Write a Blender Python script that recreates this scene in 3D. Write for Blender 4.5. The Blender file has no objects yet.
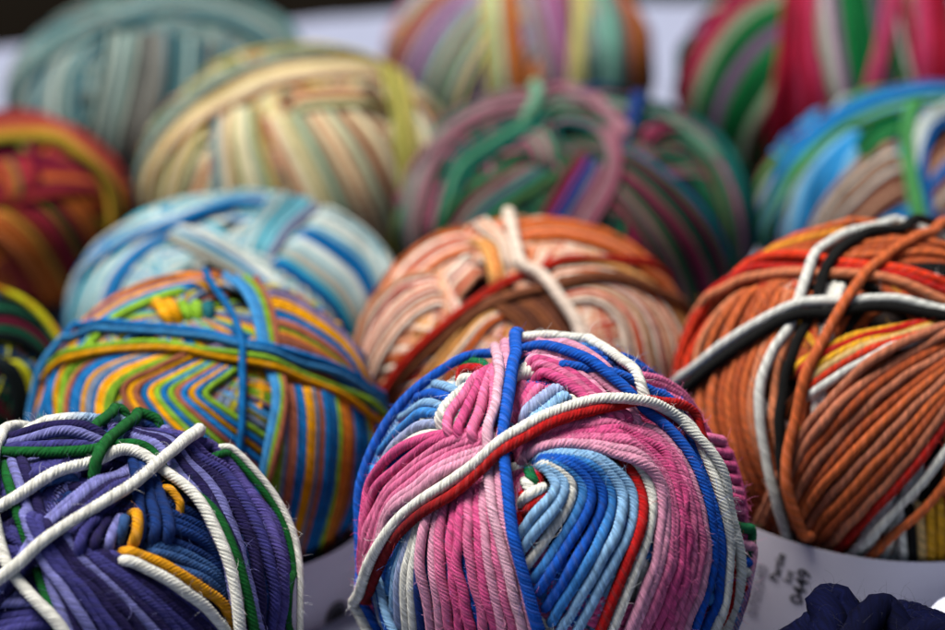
import bpy, math, random
import numpy as np
from mathutils import Vector, Matrix

random.seed(7)
rng = np.random.default_rng(11)
scene = bpy.context.scene
col = scene.collection

# ------------------------------------------------------------------ camera
PW, PH = 945.0, 630.0
F = 3367.0
PITCH = math.radians(24)
CAM_H = 0.40167
CAM = np.array([0.0, 0.0, CAM_H])
FWD = np.array([0, math.cos(PITCH), -math.sin(PITCH)])
UPV = np.array([0, math.sin(PITCH), math.cos(PITCH)])
RGT = np.array([1.0, 0, 0])

def rays(px):
    px = np.atleast_2d(np.asarray(px, float))
    d = (px[:, :1] - PW / 2) / F * RGT + -(px[:, 1:2] - PH / 2) / F * UPV + FWD
    return d / np.linalg.norm(d, axis=1)[:, None]

def plane_point(x, y, z=0.0):
    d = rays((x, y))[0]
    return CAM + d * ((z - CAM[2]) / d[2])

# ------------------------------------------------------------------ helpers
def srgb(h):
    c = [int(h[i:i + 2], 16) / 255 for i in (1, 3, 5)]
    return np.array([v / 12.92 if v <= .04045 else ((v + .055) / 1.055) ** 2.4 for v in c])

def norm(v):
    return v / np.maximum(np.linalg.norm(v, axis=-1, keepdims=True), 1e-12)

def tag(o, label=None, cat=None, group=None, kind=None):
    if label: o['label'] = label
    if cat: o['category'] = cat
    if group: o['group'] = group
    if kind: o['kind'] = kind
    return o

def empty(name, loc):
    o = bpy.data.objects.new(name, None)
    o.empty_display_size = 0.01
    o.location = [float(v) for v in loc]
    col.objects.link(o)
    return o

def mesh_obj(name, V, faces, mat, parent=None, attrs=None, smooth=True):
    me = bpy.data.meshes.new(name)
    V = np.asarray(V, np.float32)
    if isinstance(faces, np.ndarray):
        n, k = faces.shape
        me.vertices.add(len(V)); me.vertices.foreach_set('co', V.ravel())
        me.loops.add(n * k); me.loops.foreach_set('vertex_index', faces.astype(np.int32).ravel())
        me.polygons.add(n); me.polygons.foreach_set('loop_start', np.arange(0, n * k, k, dtype=np.int32))
        me.update(calc_edges=True)
    else:
        me.from_pydata(V.tolist(), [], faces); me.update()
    if smooth:
        me.polygons.foreach_set('use_smooth', np.ones(len(me.polygons), bool))
    for an, (ty, arr) in (attrs or {}).items():
        a = me.attributes.new(an, ty, 'POINT')
        a.data.foreach_set('color' if ty == 'FLOAT_COLOR' else 'vector', np.asarray(arr, np.float32).ravel())
    me.materials.append(mat)
    o = bpy.data.objects.new(name, me)
    col.objects.link(o)
    if parent: o.parent = parent
    return o

# ------------------------------------------------------------------ materials
def new_mat(name):
    m = bpy.data.materials.new(name); m.use_nodes = True
    nt = m.node_tree
    return m, nt, nt.nodes['Principled BSDF']

def yarn_material(name, streak=10.0, along=420.0, bump=.5, rough=.78):
    m, nt, bs = new_mat(name)
    N, L = nt.nodes, nt.links
    dye = N.new('ShaderNodeAttribute'); dye.attribute_name = 'dye'
    fib = N.new('ShaderNodeAttribute'); fib.attribute_name = 'fib'
    sc = N.new('ShaderNodeVectorMath'); sc.operation = 'MULTIPLY'
    sc.inputs[1].default_value = (streak, streak, along)
    L.new(fib.outputs['Vector'], sc.inputs[0])
    n1 = N.new('ShaderNodeTexNoise'); n1.inputs['Scale'].default_value = 1; n1.inputs['Detail'].default_value = 3
    L.new(sc.outputs[0], n1.inputs['Vector'])
    sc2 = N.new('ShaderNodeVectorMath'); sc2.operation = 'MULTIPLY'
    sc2.inputs[1].default_value = (1.6, 1.6, 130)
    L.new(fib.outputs['Vector'], sc2.inputs[0])
    n2 = N.new('ShaderNodeTexNoise'); n2.inputs['Scale'].default_value = 1; n2.inputs['Detail'].default_value = 2
    L.new(sc2.outputs[0], n2.inputs['Vector'])
    r1 = N.new('ShaderNodeMapRange'); r1.inputs[1].default_value = .3; r1.inputs[2].default_value = .7
    r1.inputs[3].default_value = .55; r1.inputs[4].default_value = 1.35
    L.new(n1.outputs['Fac'], r1.inputs[0])
    r2 = N.new('ShaderNodeMapRange'); r2.inputs[1].default_value = .3; r2.inputs[2].default_value = .7
    r2.inputs[3].default_value = .82; r2.inputs[4].default_value = 1.15
    L.new(n2.outputs['Fac'], r2.inputs[0])
    mu = N.new('ShaderNodeMath'); mu.operation = 'MULTIPLY'
    L.new(r1.outputs[0], mu.inputs[0]); L.new(r2.outputs[0], mu.inputs[1])
    mx = N.new('ShaderNodeVectorMath'); mx.operation = 'SCALE'
    L.new(dye.outputs['Color'], mx.inputs[0]); L.new(mu.outputs[0], mx.inputs['Scale'])
    L.new(mx.outputs[0], bs.inputs['Base Color'])
    bp = N.new('ShaderNodeBump'); bp.inputs['Strength'].default_value = bump; bp.inputs['Distance'].default_value = .0004
    L.new(n1.outputs['Fac'], bp.inputs['Height']); L.new(bp.outputs[0], bs.inputs['Normal'])
    bs.inputs['Roughness'].default_value = rough
    bs.inputs['Specular IOR Level'].default_value = .2
    bs.inputs['Sheen Weight'].default_value = .015
    bs.inputs['Sheen Roughness'].default_value = .4
    return m

M_YARN = yarn_material('plied_yarn', 15, 420, 1.0, .85)
M_SOCK = yarn_material('fine_sock_yarn', 6, 300, .25, .85)
M_SOCK.node_tree.nodes['Principled BSDF'].inputs['Specular IOR Level'].default_value = .05
M_SOCK.node_tree.nodes['Principled BSDF'].inputs['Sheen Weight'].default_value = 0

def plain(name, hexc, rough=.8, nscale=200, var=.15, bump=.0, lin=None):
    m, nt, bs = new_mat(name)
    N, L = nt.nodes, nt.links
    c = lin if lin is not None else srgb(hexc)
    n = N.new('ShaderNodeTexNoise'); n.inputs['Scale'].default_value = nscale; n.inputs['Detail'].default_value = 4
    tc = N.new('ShaderNodeTexCoord'); L.new(tc.outputs['Object'], n.inputs['Vector'])
    cr = N.new('ShaderNodeMapRange'); cr.inputs[3].default_value = 1 - var; cr.inputs[4].default_value = 1 + var
    L.new(n.outputs['Fac'], cr.inputs[0])
    mx = N.new('ShaderNodeVectorMath'); mx.operation = 'SCALE'; mx.inputs[0].default_value = list(c)
    L.new(cr.outputs[0], mx.inputs['Scale']); L.new(mx.outputs[0], bs.inputs['Base Color'])
    bs.inputs['Roughness'].default_value = rough
    if bump:
        b = N.new('ShaderNodeBump'); b.inputs['Strength'].default_value = bump; b.inputs['Distance'].default_value = .001
        L.new(n.outputs['Fac'], b.inputs['Height']); L.new(b.outputs[0], bs.inputs['Normal'])
    return m

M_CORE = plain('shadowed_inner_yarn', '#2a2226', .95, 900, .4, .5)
M_PAPER = plain('matte_white_paper', '#c2c0ce', .6, 300, .03, .04)
M_INK = plain('black_ink', '#15141a', .5)
M_GREY_INK = plain('grey_ink', '#8d8a98', .6)
M_CLOTH = plain('shaded_white_cotton', '#82889e', .9, 60, .05, .3)  # white cloth toned grey blue, its shade put into the base colour
M_WOOD = plain('dark_table_wood', '#2a1d15', .6, 40, .3, .1)
M_GROUND = plain('dark_ground', '', .9, 3, .35, .1, lin=(.005, .004, .003))
M_GROUND.node_tree.nodes['Principled BSDF'].inputs['Specular IOR Level'].default_value = 0

# ------------------------------------------------------------------ dyes
DYE = dict(
    pk='#f07aac', dp='#e45896', lp='#f3a8c8', pp='#f2bdd2', bl='#0f5fd0', mb='#3f8fe0', lb='#92c2ee', lv='#a9b9e4',
    wh='#fbfbf2', rd='#c40e12', dr='#8a0a16', gn='#107a48', nv='#0c2f7a',
    # purple ball
    pu='#4c4a9c', lu='#8284c8', du='#2a2260', vu='#665cb0', gr='#0d7430', nb='#103c86', sb='#3f6cae', yl='#eca311', pb='#9cbde4',
    # orange ball
    og='#d46a36', do='#b8552a', so='#e0885e', sa='#c97a5a', ro='#e63a14', re='#c01408', ye='#e5a91e', pa='#dcb878', bk='#141617', gw='#eceee8',
    # rainbow ball
    rb='#1672b8', rs='#3f8ecb', rg='#86b532', ry='#f2a90c', rbr='#a8644a', rgr='#7f90ab', rol='#b6ae1c', rt='#2b7f8a', ror='#e0822a', rpu='#8b7aa0',
    # salmon ball
    cs='#e3a07c', cw='#efdccb', cr='#b8281a', co='#d96c30', cb='#8a5336', ct='#e8a860', cp='#cf7f5c', cd='#6b4030',
    # light blue ball
    ab='#1478ba', ad='#0b5f9e', ac='#80b2c0', aw='#cfd8d2', at='#3ea9bf', al='#8f94b8', ag='#a9a89c',
    # purple-green ball
    gg='#1d7a54', gt='#16706c', gp='#b86c84', gl='#b4959c', gm='#a3345c', gv='#84788e', gb='#26489a', gk='#1f3d38', gs='#7bb596', gw2='#c9cfc6', gn2='#4b7a4c',
    # cream
    ky='#d8c46a', kc='#e8deb6', kg='#93a98c', ko='#c98a5e', kb='#8b5a48', kv='#a0a04e', kt='#8fadb4', ks='#d9b294',
    # blue right
    bb='#2a8fd2', bd='#0f5ea8', bs='#7dbfe6', bg='#4e9a58', bw='#c3cfcb', br='#8a5a48', bt='#c49a80', bgn='#0e6a3a', bbr='#5f3a2e',
    # teal
    tt='#5a8a8c', td='#2c5a62', tl='#a3b8ae', tg='#8f918c', tw='#b7c6bf', tb='#5f8f9e', tk='#5b5a56',
    # pastel
    fo='#d98444', fp='#d58aae', fv='#a678bc', ft='#8cc4b4', fy='#d9d284', fm='#b0617e', fg='#58a48c', fr='#c86c6c', fl='#bcb4bc', fb='#b05f2a', fd='#6d4a66',
    # red green
    xr='#c2123a', xd='#7d0a26', xp='#cc4472', xg='#0e8040', xk='#0a5a30', xs='#a9bfa0', xv='#84648a', xw='#cfc4c6',
    # red-orange left
    yr='#b23a3c', yo='#cf6c2c', yy='#c9a034', ym='#8a1640', yg='#76802a', yb='#8a3a1c', yp='#d06a50',
    # dark left
    zk='#131a1c', zg='#124a34', zy='#b0b01c', zm='#5a1028', zb='#123f6c', zo='#c0801c',
    # navy, white
    n1='#040724', n2='#03051c', w1='#dfe4f2', w2='#cfd6ec')
DYE = {k: srgb(v) for k, v in DYE.items()}
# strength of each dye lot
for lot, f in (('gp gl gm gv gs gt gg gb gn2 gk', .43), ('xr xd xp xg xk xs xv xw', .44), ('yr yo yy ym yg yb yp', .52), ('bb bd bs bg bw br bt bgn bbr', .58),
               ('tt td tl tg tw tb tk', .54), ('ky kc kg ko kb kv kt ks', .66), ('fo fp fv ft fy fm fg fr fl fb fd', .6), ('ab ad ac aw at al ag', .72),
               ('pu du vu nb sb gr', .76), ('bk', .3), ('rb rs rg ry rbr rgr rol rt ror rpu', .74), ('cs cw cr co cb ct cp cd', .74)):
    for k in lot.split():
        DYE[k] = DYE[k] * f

# ------------------------------------------------------------------ the yarn engine
class Ball:
    """an ellipsoidal ball of yarn; strands are laid one after another on a height map of its surface"""
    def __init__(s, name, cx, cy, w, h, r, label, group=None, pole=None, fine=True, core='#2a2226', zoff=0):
        if r < .001: w, h = w + 4, h + 2
        a = PITCH + math.atan((cy - PH / 2) / F)
        q = (h / w) ** 2 - math.sin(a) ** 2
        k = max(math.sqrt(max(q, .01)) / math.cos(a), .6)
        X, Y = (cx - PW / 2) / F, -(cy - PH / 2) / F
        rz = -math.sin(PITCH) + Y * math.cos(PITCH); ry = math.cos(PITCH) + Y * math.sin(PITCH)
        R = (CAM_H - zoff) / (k - F / w * rz)
        d = R * F / w
        global rng
        rng = np.random.default_rng(int(cx * 7 + cy * 13) + 5000)
        s.C = np.array([X * d, ry * d, R * k + zoff]); s.R = R; s.k = k
        s.r = r
        s.t0 = 4 * r
        s.S = np.array([R, R, R * k]) - s.t0
        s.base = np.array([s.C[0], s.C[1], zoff])
        s.N = int(R * 1.6 / (.0005 if fine else .0009))
        s.H = np.zeros(6 * s.N * s.N)
        s.step = .0005 if fine else .001
        s.root = empty(name, s.base)
        tag(s.root, label, 'ball of yarn', group)
        s.pole = s.cast([pole])[0] if pole is not None else np.array((0, 0, 1.0))
        s.samples = []; s.todo = []; s.Hb = s.H; s.climb = .45
        # inner core
        nu, nv = 48, 24
        V = [[0, 0, 1]] + [[math.sin(math.pi * i / nv) * math.cos(2 * math.pi * j / nu), math.sin(math.pi * i / nv) * math.sin(2 * math.pi * j / nu), math.cos(math.pi * i / nv)] for i in range(1, nv) for j in range(nu)] + [[0, 0, -1]]
        V = np.array(V) * (s.S - 2.2 * s.r) + s.C - s.base
        Fc = [(0, 1 + j, 1 + (j + 1) % nu) for j in range(nu)]
        for i in range(nv - 2):
            for j in range(nu):
                p, q = 1 + i * nu + j, 1 + i * nu + (j + 1) % nu
                Fc.append((p, p + nu, q + nu, q))
        l = len(V) - 1; o = 1 + (nv - 2) * nu
        Fc += [(l, o + (j + 1) % nu, o + j) for j in range(nu)]
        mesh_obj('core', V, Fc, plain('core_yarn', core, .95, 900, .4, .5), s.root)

    # -- geometry of the surface
    def P(s, u, h):
        n = norm(u / s.S)
        return s.C + u * s.S + n * np.asarray(h)[..., None]
    def nrm(s, u):
        return norm(u / s.S)
    def U(s, p):
        return norm((p - s.C) / s.S)
    def cast(s, px, h=None):
        S = s.S + (3.4 * s.r if h is None else h)
        d = rays(px)
        o = (CAM - s.C) / S; D = d / S
        A = (D * D).sum(1); B = (D * o).sum(1); Cc = (o * o).sum() - 1
        disc = np.maximum(B * B - A * Cc, 0)
        t = (-B - np.sqrt(disc)) / A
        p = norm(o + D * t[:, None]) * S          # in ball space, pulled onto the surface
        # back to unit directions of the core surface: remove the offset along the normal
        u = norm(p / s.S)
        return u
    def cell(s, u):
        a = np.abs(u); ax = a.argmax(-1)
        idx = np.arange(len(u))
        m = a[idx, ax]
        o1 = u[idx, (ax + 1) % 3] / m; o2 = u[idx, (ax + 2) % 3] / m
        N = s.N
        i = np.clip(((np.arctan(o1) / (math.pi / 2) + .5) * N).astype(int), 0, N - 1)
        j = np.clip(((np.arctan(o2) / (math.pi / 2) + .5) * N).astype(int), 0, N - 1)
        f = ax * 2 + (u[idx, ax] < 0)
        return (f * N + i) * N + j

    def resample(s, u, step):
        p = u * s.S
        L = np.concatenate([[0], np.cumsum(np.linalg.norm(np.diff(p, axis=0), axis=1))])
        n = max(int(L[-1] / step), 4)
        q = np.linspace(0, L[-1], n)
        return norm(np.stack([np.interp(q, L, u[:, i]) for i in range(3)], 1)), q

    def extend(s, u, ang, end):
        if end == 0: u = u[::-1]
        a = u[-1]; i = max(-4, -len(u)); b = u[i]
        d = a - b; d = norm(d - a * (d @ a))
        t = np.linspace(0, math.radians(ang), int(ang / 2) + 2)[1:, None]
        u = np.concatenate([u, a * np.cos(t) + d * np.sin(t)])
        return u[::-1] if end == 0 else u

    def lay(s, u, r=None, ends='nn', jit=.09, hmax=None, closed=False, press=.62, taut=.009, lift=0):
        """rest one strand on what lies there already; returns centre line data"""
        r = r or s.r
        L0 = None
        for e in (0, 1):
            c = ends[e]
            if c == 'x': u = s.extend(u, 70, e)
            elif c == 'l': u = s.extend(u, 130, e)
            elif c == 'o': u = s.extend(u, 28, e)
        u, q = s.resample(u, s.step)
        n = len(u)
        p = s.P(u, np.full(n, r))
        T = norm(np.gradient(p, axis=0)); Nn = s.nrm(u); B = norm(np.cross(T, Nn))
        # small irregular wander
        w = sum(rng.normal() * np.sin(q / lam * 6.283 + rng.uniform(0, 6.28)) for lam in (.009, .017, .031, .06)) * jit * r * .6
        p = p + B * w[:, None]; u = s.U(p); Nn = s.nrm(u)
        hq = np.zeros(n)
        for t in (-.45, -.2, 0, .2, .45):
            c = s.cell(s.U(p + B * (t * r)))
            hp = s.Hb[c]
            hq = np.maximum(hq, np.maximum(hp, np.minimum(s.H[c], hp + s.climb * r)))
        hc = hq + press * r
        k = max(1, int(.0012 / s.step))
        pad = np.pad(hc, k, mode='edge')
        hc = np.max([pad[i:i + n] for i in range(2 * k + 1)], axis=0)
        k = max(1, int(taut / s.step / 2))
        ker = np.ones(2 * k + 1) / (2 * k + 1)
        for _ in range(2):
            hc = np.convolve(np.pad(hc, k, mode='edge'), ker, 'valid')
        k = max(1, int(max(.0018, taut * .55) / s.step / 2)); ker = np.ones(2 * k + 1) / (2 * k + 1)
        for _ in range(2):
            hc = np.maximum(hc, hq + press * r)
            hc = np.convolve(np.pad(hc, k, mode='edge'), ker, 'valid')
        hc = hc + lift
        for e in (0, 1):
            if ends[e] in 'sxlo':
                dist = q if e == 0 else q[-1] - q
                ln = .0035 if ends[e] == 's' else .02
                x = np.clip(1 - dist / ln, 0, 1)
                hc = hc - x * x * (3 - 2 * x) * (3.0 * r if ends[e] == 's' else 1.0 * r)
        if hmax: hc = np.minimum(hc, hmax)
        for t in np.linspace(-1, 1, 9):
            c = s.cell(s.U(p + B * (t * r * .98)))
            np.maximum.at(s.H, c, hc + r * math.sqrt(max(1 - t * t, 0)) * .9)
        return dict(u=u, q=q, h=hc, r=r)

    def tube(s, st, colour, detail, pitch, twist0=None):
        """mesh arrays of one strand; detail 2 = plied and twisted, 1 = plied and coarser, 0 = plain thread"""
        st_step, nv, plies = {2: (.00036, 18, 6), 1: (.0006, 10, 5), 0: (.0018, 6, 0)}[detail]
        q = st['q']; n = max(int(q[-1] / st_step), 4)
        s_ = np.linspace(0, q[-1], n)
        u = norm(np.stack([np.interp(s_, q, st['u'][:, i]) for i in range(3)], 1))
        h = np.interp(s_, q, st['h'])
        r = st['r']
        p = s.P(u, h)
        T = norm(np.gradient(p, axis=0)); Nn = s.nrm(u)
        B = norm(np.cross(T, Nn)); Nn = np.cross(B, T)
        ph = rng.uniform(0, 6.28)
        rot = 2 * math.pi * s_ / pitch + ph + .5 * np.sin(s_ / .013 + ph) if detail else np.full(n, ph)
        j = np.arange(nv)
        th = 2 * math.pi * j / nv
        if detail == 2: lob = np.array([.86, 1.0, 1.0] * 6)
        elif detail == 1: lob = np.array([.89, 1.02] * 5)
        else: lob = np.ones(nv)
        rad = r * (1 + .035 * np.sin(s_ / .0041 + ph * 3) + .035 * np.sin(s_ / .0113 + ph))
        e = np.minimum(s_, s_[-1] - s_) / (r * .9)
        rad = rad * np.sqrt(np.clip(1 - (1 - np.clip(e, 0, 1)) ** 2, .02, 1))
        A = th[None, :] + rot[:, None]
        rr = rad[:, None] * lob[None, :]
        V = p[:, None, :] + (rr * np.cos(A))[..., None] * B[:, None, :] + (rr * np.sin(A) * .95)[..., None] * Nn[:, None, :]
        V = V.reshape(-1, 3) - s.base
        i = np.arange(n - 1)[:, None] * nv; jj = j[None, :]; j2 = (j + 1)[None, :] % nv
        Fq = np.stack([i + jj, i + j2, i + nv + j2, i + nv + jj], -1).reshape(-1, 4)
        # dye along the strand
        if isinstance(colour, str): colour = colour.split('>')
        cols = np.array([DYE[c] if isinstance(c, str) else c for c in colour])
        if len(cols) == 1:
            C = np.repeat(cols, n, 0)
        else:
            t = s_ / s_[-1] * len(cols) - .5 + .15 * np.sin(s_ / .01 + ph)
            t = np.clip(t, 0, len(cols) - 1); f = np.floor(t); fr = t - f
            fr = np.clip((fr - .5) * 3 + .5, 0, 1)
            a = f.astype(int); b = np.minimum(a + 1, len(cols) - 1)
            C = cols[a] * (1 - fr)[:, None] + cols[b] * fr[:, None]
        ply = (j * (plies or 1) // nv)
        pv = 1 + .13 * np.sin(s_[:, None] / .012 + ply[None, :] * 1.9 + ph) + .07 * np.sin(s_[:, None] / .0047 + ply[None, :] * 2.7)
        pv = pv * (rng.uniform(.93, 1.07) if detail == 2 else rng.uniform(.74, 1.16))
        Cv = C[:, None, :] * pv[..., None]
        # worn, paler top plies where the dye did not reach
        pale = np.clip(np.sin(s_[:, None] / .019 + ply[None, :] * 2.2 + ph * 2) - .6, 0, 1) * .28
        Cv = Cv * (1 - pale[..., None]) + (.35 * Cv + .45 * Cv.max(-1, keepdims=True)) * pale[..., None]
        Cv = np.concatenate([Cv, np.ones(Cv.shape[:2] + (1,))], -1).reshape(-1, 4)
        fib = np.stack([np.broadcast_to(np.cos(th), (n, nv)), np.broadcast_to(np.sin(th), (n, nv)), np.broadcast_to((s_ + ph)[:, None], (n, nv))], -1).reshape(-1, 3)
        s.samples.append((p[::4] - s.base, Nn[::4], B[::4], T[::4], C[::4], r))
        return V, Fq, Cv, fib

    def build(s, name, strands, label=None, detail=0, pitch=.006, mat=None):
        Vs, Fs, Cs, Bs = [], [], [], []; o = 0
        for st, c in strands:
            V, Fq, C, fb = s.tube(st, c, detail, pitch)
            Vs.append(V); Fs.append(Fq + o); Cs.append(C); Bs.append(fb); o += len(V)
        ob = mesh_obj(name, np.concatenate(Vs), np.concatenate(Fs), mat or (M_YARN if detail == 2 else M_SOCK), s.root,
                      dict(dye=('FLOAT_COLOR', np.concatenate(Cs)), fib=('FLOAT_VECTOR', np.concatenate(Bs))))
        if label: ob['label'] = label
        return ob

    # -- machine winding: great circles that precess about the pole
    def winding(s, palette, passes, detail=0, pitch=.006, run=(.5, 2.0), group=1, name='winding', spread=.95):
        z = s.pole
        x = norm(np.cross(z, [0.3, 1, 0.2])); y = np.cross(z, x)
        out = []
        ci = 0; left = 0
        for tau, frac in [(87, .4)] + passes:
            tau = math.radians(tau)
            n = int(frac * 2 * math.pi * s.R * math.sin(tau) / (2 * s.r * spread))
            ph0 = rng.uniform(0, 6.28)
            for i in range(n):
                ph = ph0 + 2 * math.pi * frac * i / n
                tj = tau + rng.normal() * .012
                m = z * math.cos(tj) + (x * math.cos(ph) + y * math.sin(ph)) * math.sin(tj)
                e1 = norm(np.cross(m, z)); e2 = np.cross(m, e1)
                t = np.linspace(0, 2 * math.pi, 120)[:, None] + ph
                off = rng.normal() * .01
                u = norm(e1 * np.cos(t) + e2 * np.sin(t) + m * off)
                if left <= 0:
                    ci += 1; left = max(1, round(rng.uniform(*run) * group)); 
                left -= 1
                c = palette[ci % len(palette)]
                st = s.lay(u, ends='nn', hmax=13 * s.r, press=.5)
                out.append((st, c))
        # the wound layers press into each other
        s.H[:] = np.maximum(s.H, np.quantile(s.H, .5))
        q = float(np.quantile(s.H, .75)); sq = .35
        s.H[:] = q + (s.H - q) * sq
        for t_, c_ in out:
            t_['h'] = q + (t_['h'] - q) * sq - s.r * (1 - sq) * .6
        s.todo.append((name, out, None, detail, pitch))

    # -- strands traced between two rails
    def band(s, name, a, b, n, cols, ends='xx', label=None, detail=0, pitch=.006, r=None, jit=.06, **kw):
        a, b = crom(a), crom(b)
        cols = cols.split(',')
        out = []
        if n > 2 and detail < 2:
            gap = np.linalg.norm((s.cast(a) - s.cast(b)) * (s.S + 3.4 * s.r), axis=1)
            n = max(3, int(round(np.quantile(gap, .7) / (2 * (r or s.r) * .92))) + 1)
        s.Hb = s.H.copy()
        for i in range(n):
            t = .5 if n == 1 else i / (n - 1)
            t = t + (rng.normal() * .12 / max(n, 2) if 0 < i < n - 1 else 0)
            u = s.cast(a * (1 - t) + b * t)
            st = s.lay(u, r=r, ends=ends, jit=jit, **kw)
            out.append((st, cols[min(int(i * len(cols) / n), len(cols) - 1)]))
        s.Hb = s.H
        s.todo.append((name, out, label, detail, pitch))

    def line(s, name, a, c, ends='xx', label=None, detail=0, **kw):
        if name == 'crossing_strand': kw.setdefault('taut', .011)
        return s.band(name, a, a, 1, c, ends, label, detail, **kw)

    # -- settle the whole stack so the ball keeps its overall shape, then make the meshes
    def finish(s, fuzz=0, **kw):
        N = s.N
        st = 3
        ii = (np.arange(0, N, st) + .5) / N - .5
        g1, g2 = np.meshgrid(np.tan(ii * math.pi / 2), np.tan(ii * math.pi / 2), indexing='ij')
        dirs, vals = [], []
        Hh = s.H.reshape(6, N, N)
        for f in range(6):
            ax = f // 2; d = np.zeros((g1.size, 3)); sg = -1 if f % 2 else 1
            d[:, ax] = sg; d[:, (ax + 1) % 3] = g1.ravel(); d[:, (ax + 2) % 3] = g2.ravel()
            dirs.append(norm(d))
            k = np.arange(0, N, st); blk = Hh[f]
            m = np.max([blk[np.ix_(np.minimum(k + a, N - 1), np.minimum(k + b, N - 1))] for a in range(st) for b in range(st)], axis=0)
            vals.append(m.ravel())
        dirs = np.concatenate(dirs).astype(np.float32); vals = np.concatenate(vals).astype(np.float32)
        na, nb = 60, 120
        la = (np.arange(na) + .5) / na * math.pi; lo = np.arange(nb) / nb * 2 * math.pi
        LA, LO = np.meshgrid(la, lo, indexing='ij')
        G_ = np.stack([np.sin(LA) * np.cos(LO), np.sin(LA) * np.sin(LO), np.cos(LA)], -1).reshape(-1, 3).astype(np.float32)
        sig = .005 / s.R
        W = np.exp((G_ @ dirs.T - 1) / (sig * sig))
        fld = ((W @ vals) / W.sum(1)).reshape(na, nb)
        del W
        def look(u):
            a = np.clip(np.arccos(np.clip(u[:, 2], -1, 1)) / math.pi * na - .5, 0, na - 1.001)
            b = (np.arctan2(u[:, 1], u[:, 0]) % (2 * math.pi)) / (2 * math.pi) * nb
            i = a.astype(int); fa = a - i; j = b.astype(int) % nb; fb = b - b.astype(int); j2 = (j + 1) % nb
            return (fld[i, j] * (1 - fa) * (1 - fb) + fld[i + 1, j] * fa * (1 - fb) + fld[i, j2] * (1 - fa) * fb + fld[i + 1, j2] * fa * fb)
        for name, strands, label, detail, pitch in s.todo:
            for t, c in strands:
                t['h'] = t['h'] - look(t['u']) + 3.5 * s.r
            s.build(name, strands, label, detail, pitch)
        if fuzz: s.fuzz(fuzz, **kw)

    def fuzz(s, count, lmax=.004, rad=.000022, bright=1.15):
        P_, N_, B_, T_, C_, R_ = [np.concatenate([x[i] for x in s.samples]) if i < 5 else np.concatenate([np.full(len(x[0]), x[5]) for x in s.samples]) for i in range(6)]
        view = norm(CAM - (P_ + s.base))
        rad_h = np.linalg.norm((P_ + s.base - s.C) / s.S, axis=1)
        ok = np.where(((N_ * view).sum(1) > -.35) & (rad_h > np.quantile(rad_h, .35)))[0]
        ids = rng.choice(ok, count)
        m = 5
        a = rng.uniform(-1.3, 1.3, count)[:, None]
        out = norm(N_[ids] * np.cos(a) + B_[ids] * np.sin(a))
        p = P_[ids] + out * (R_[ids] * .9)[:, None]
        d = norm(out * rng.uniform(.25, 1.0, count)[:, None] + T_[ids] * rng.normal(0, .8, count)[:, None] + B_[ids] * rng.normal(0, .6, count)[:, None])
        L = rng.gamma(2.2, lmax / 6, count)
        curl = norm(rng.normal(size=(count, 3)))
        V = np.zeros((count, m, 3, 3)); q = p.copy()
        for i in range(m):
            e1 = norm(np.cross(d, curl)); e2 = np.cross(d, e1)
            rr = rad * (1 - .6 * i / (m - 1))
            for k in range(3):
                V[:, i, k] = q + rr * (e1 * math.cos(k * 2.094) + e2 * math.sin(k * 2.094))
            d = norm(d + curl * .38 - out * .12 * i)
            q = q + d * (L / (m - 1))[:, None]
        base = np.arange(count)[:, None, None, None] * (m * 3)
        i = np.arange(m - 1)[None, :, None, None] * 3; k = np.arange(3)[None, None, :, None]
        k2 = (k + 1) % 3
        Fq = np.concatenate([base + i + k, base + i + k2, base + i + 3 + k2, base + i + 3 + k], -1).reshape(-1, 4)
        C = np.clip(C_[ids] * bright + .03, 0, 1)
        C = np.concatenate([np.repeat(C, m * 3, 0), np.ones((count * m * 3, 1))], 1)
        fb = np.zeros((count * m * 3, 3)); fb[:, 2] = np.repeat(rng.uniform(0, 1, count), m * 3)
        ob = mesh_obj('fuzz', V.reshape(-1, 3), Fq, M_YARN, s.root, dict(dye=('FLOAT_COLOR', C), fib=('FLOAT_VECTOR', fb)))
        tag(ob, kind='stuff')

def crom(pts, m=70):
    P = np.array(pts, float)
    if len(P) == 2:
        t = np.linspace(0, 1, m)[:, None]; return P[0] * (1 - t) + P[1] * t
    P = np.concatenate([[2 * P[0] - P[1]], P, [2 * P[-1] - P[-2]]])
    out = []
    for i in range(1, len(P) - 2):
        p0, p1, p2, p3 = P[i - 1:i + 3]
        t = np.linspace(0, 1, 16, endpoint=False)[:, None]
        out.append(.5 * (2 * p1 + (p2 - p0) * t + (2 * p0 - 5 * p1 + 4 * p2 - p3) * t ** 2 + (3 * p1 - p0 - 3 * p2 + p3) * t ** 3))
    Q = np.concatenate(out + [P[-2:-1]])
    L = np.concatenate([[0], np.cumsum(np.linalg.norm(np.diff(Q, axis=0), axis=1))])
    q = np.linspace(0, L[-1], m)
    return np.stack([np.interp(q, L, Q[:, 0]), np.interp(q, L, Q[:, 1])], 1)

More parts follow.
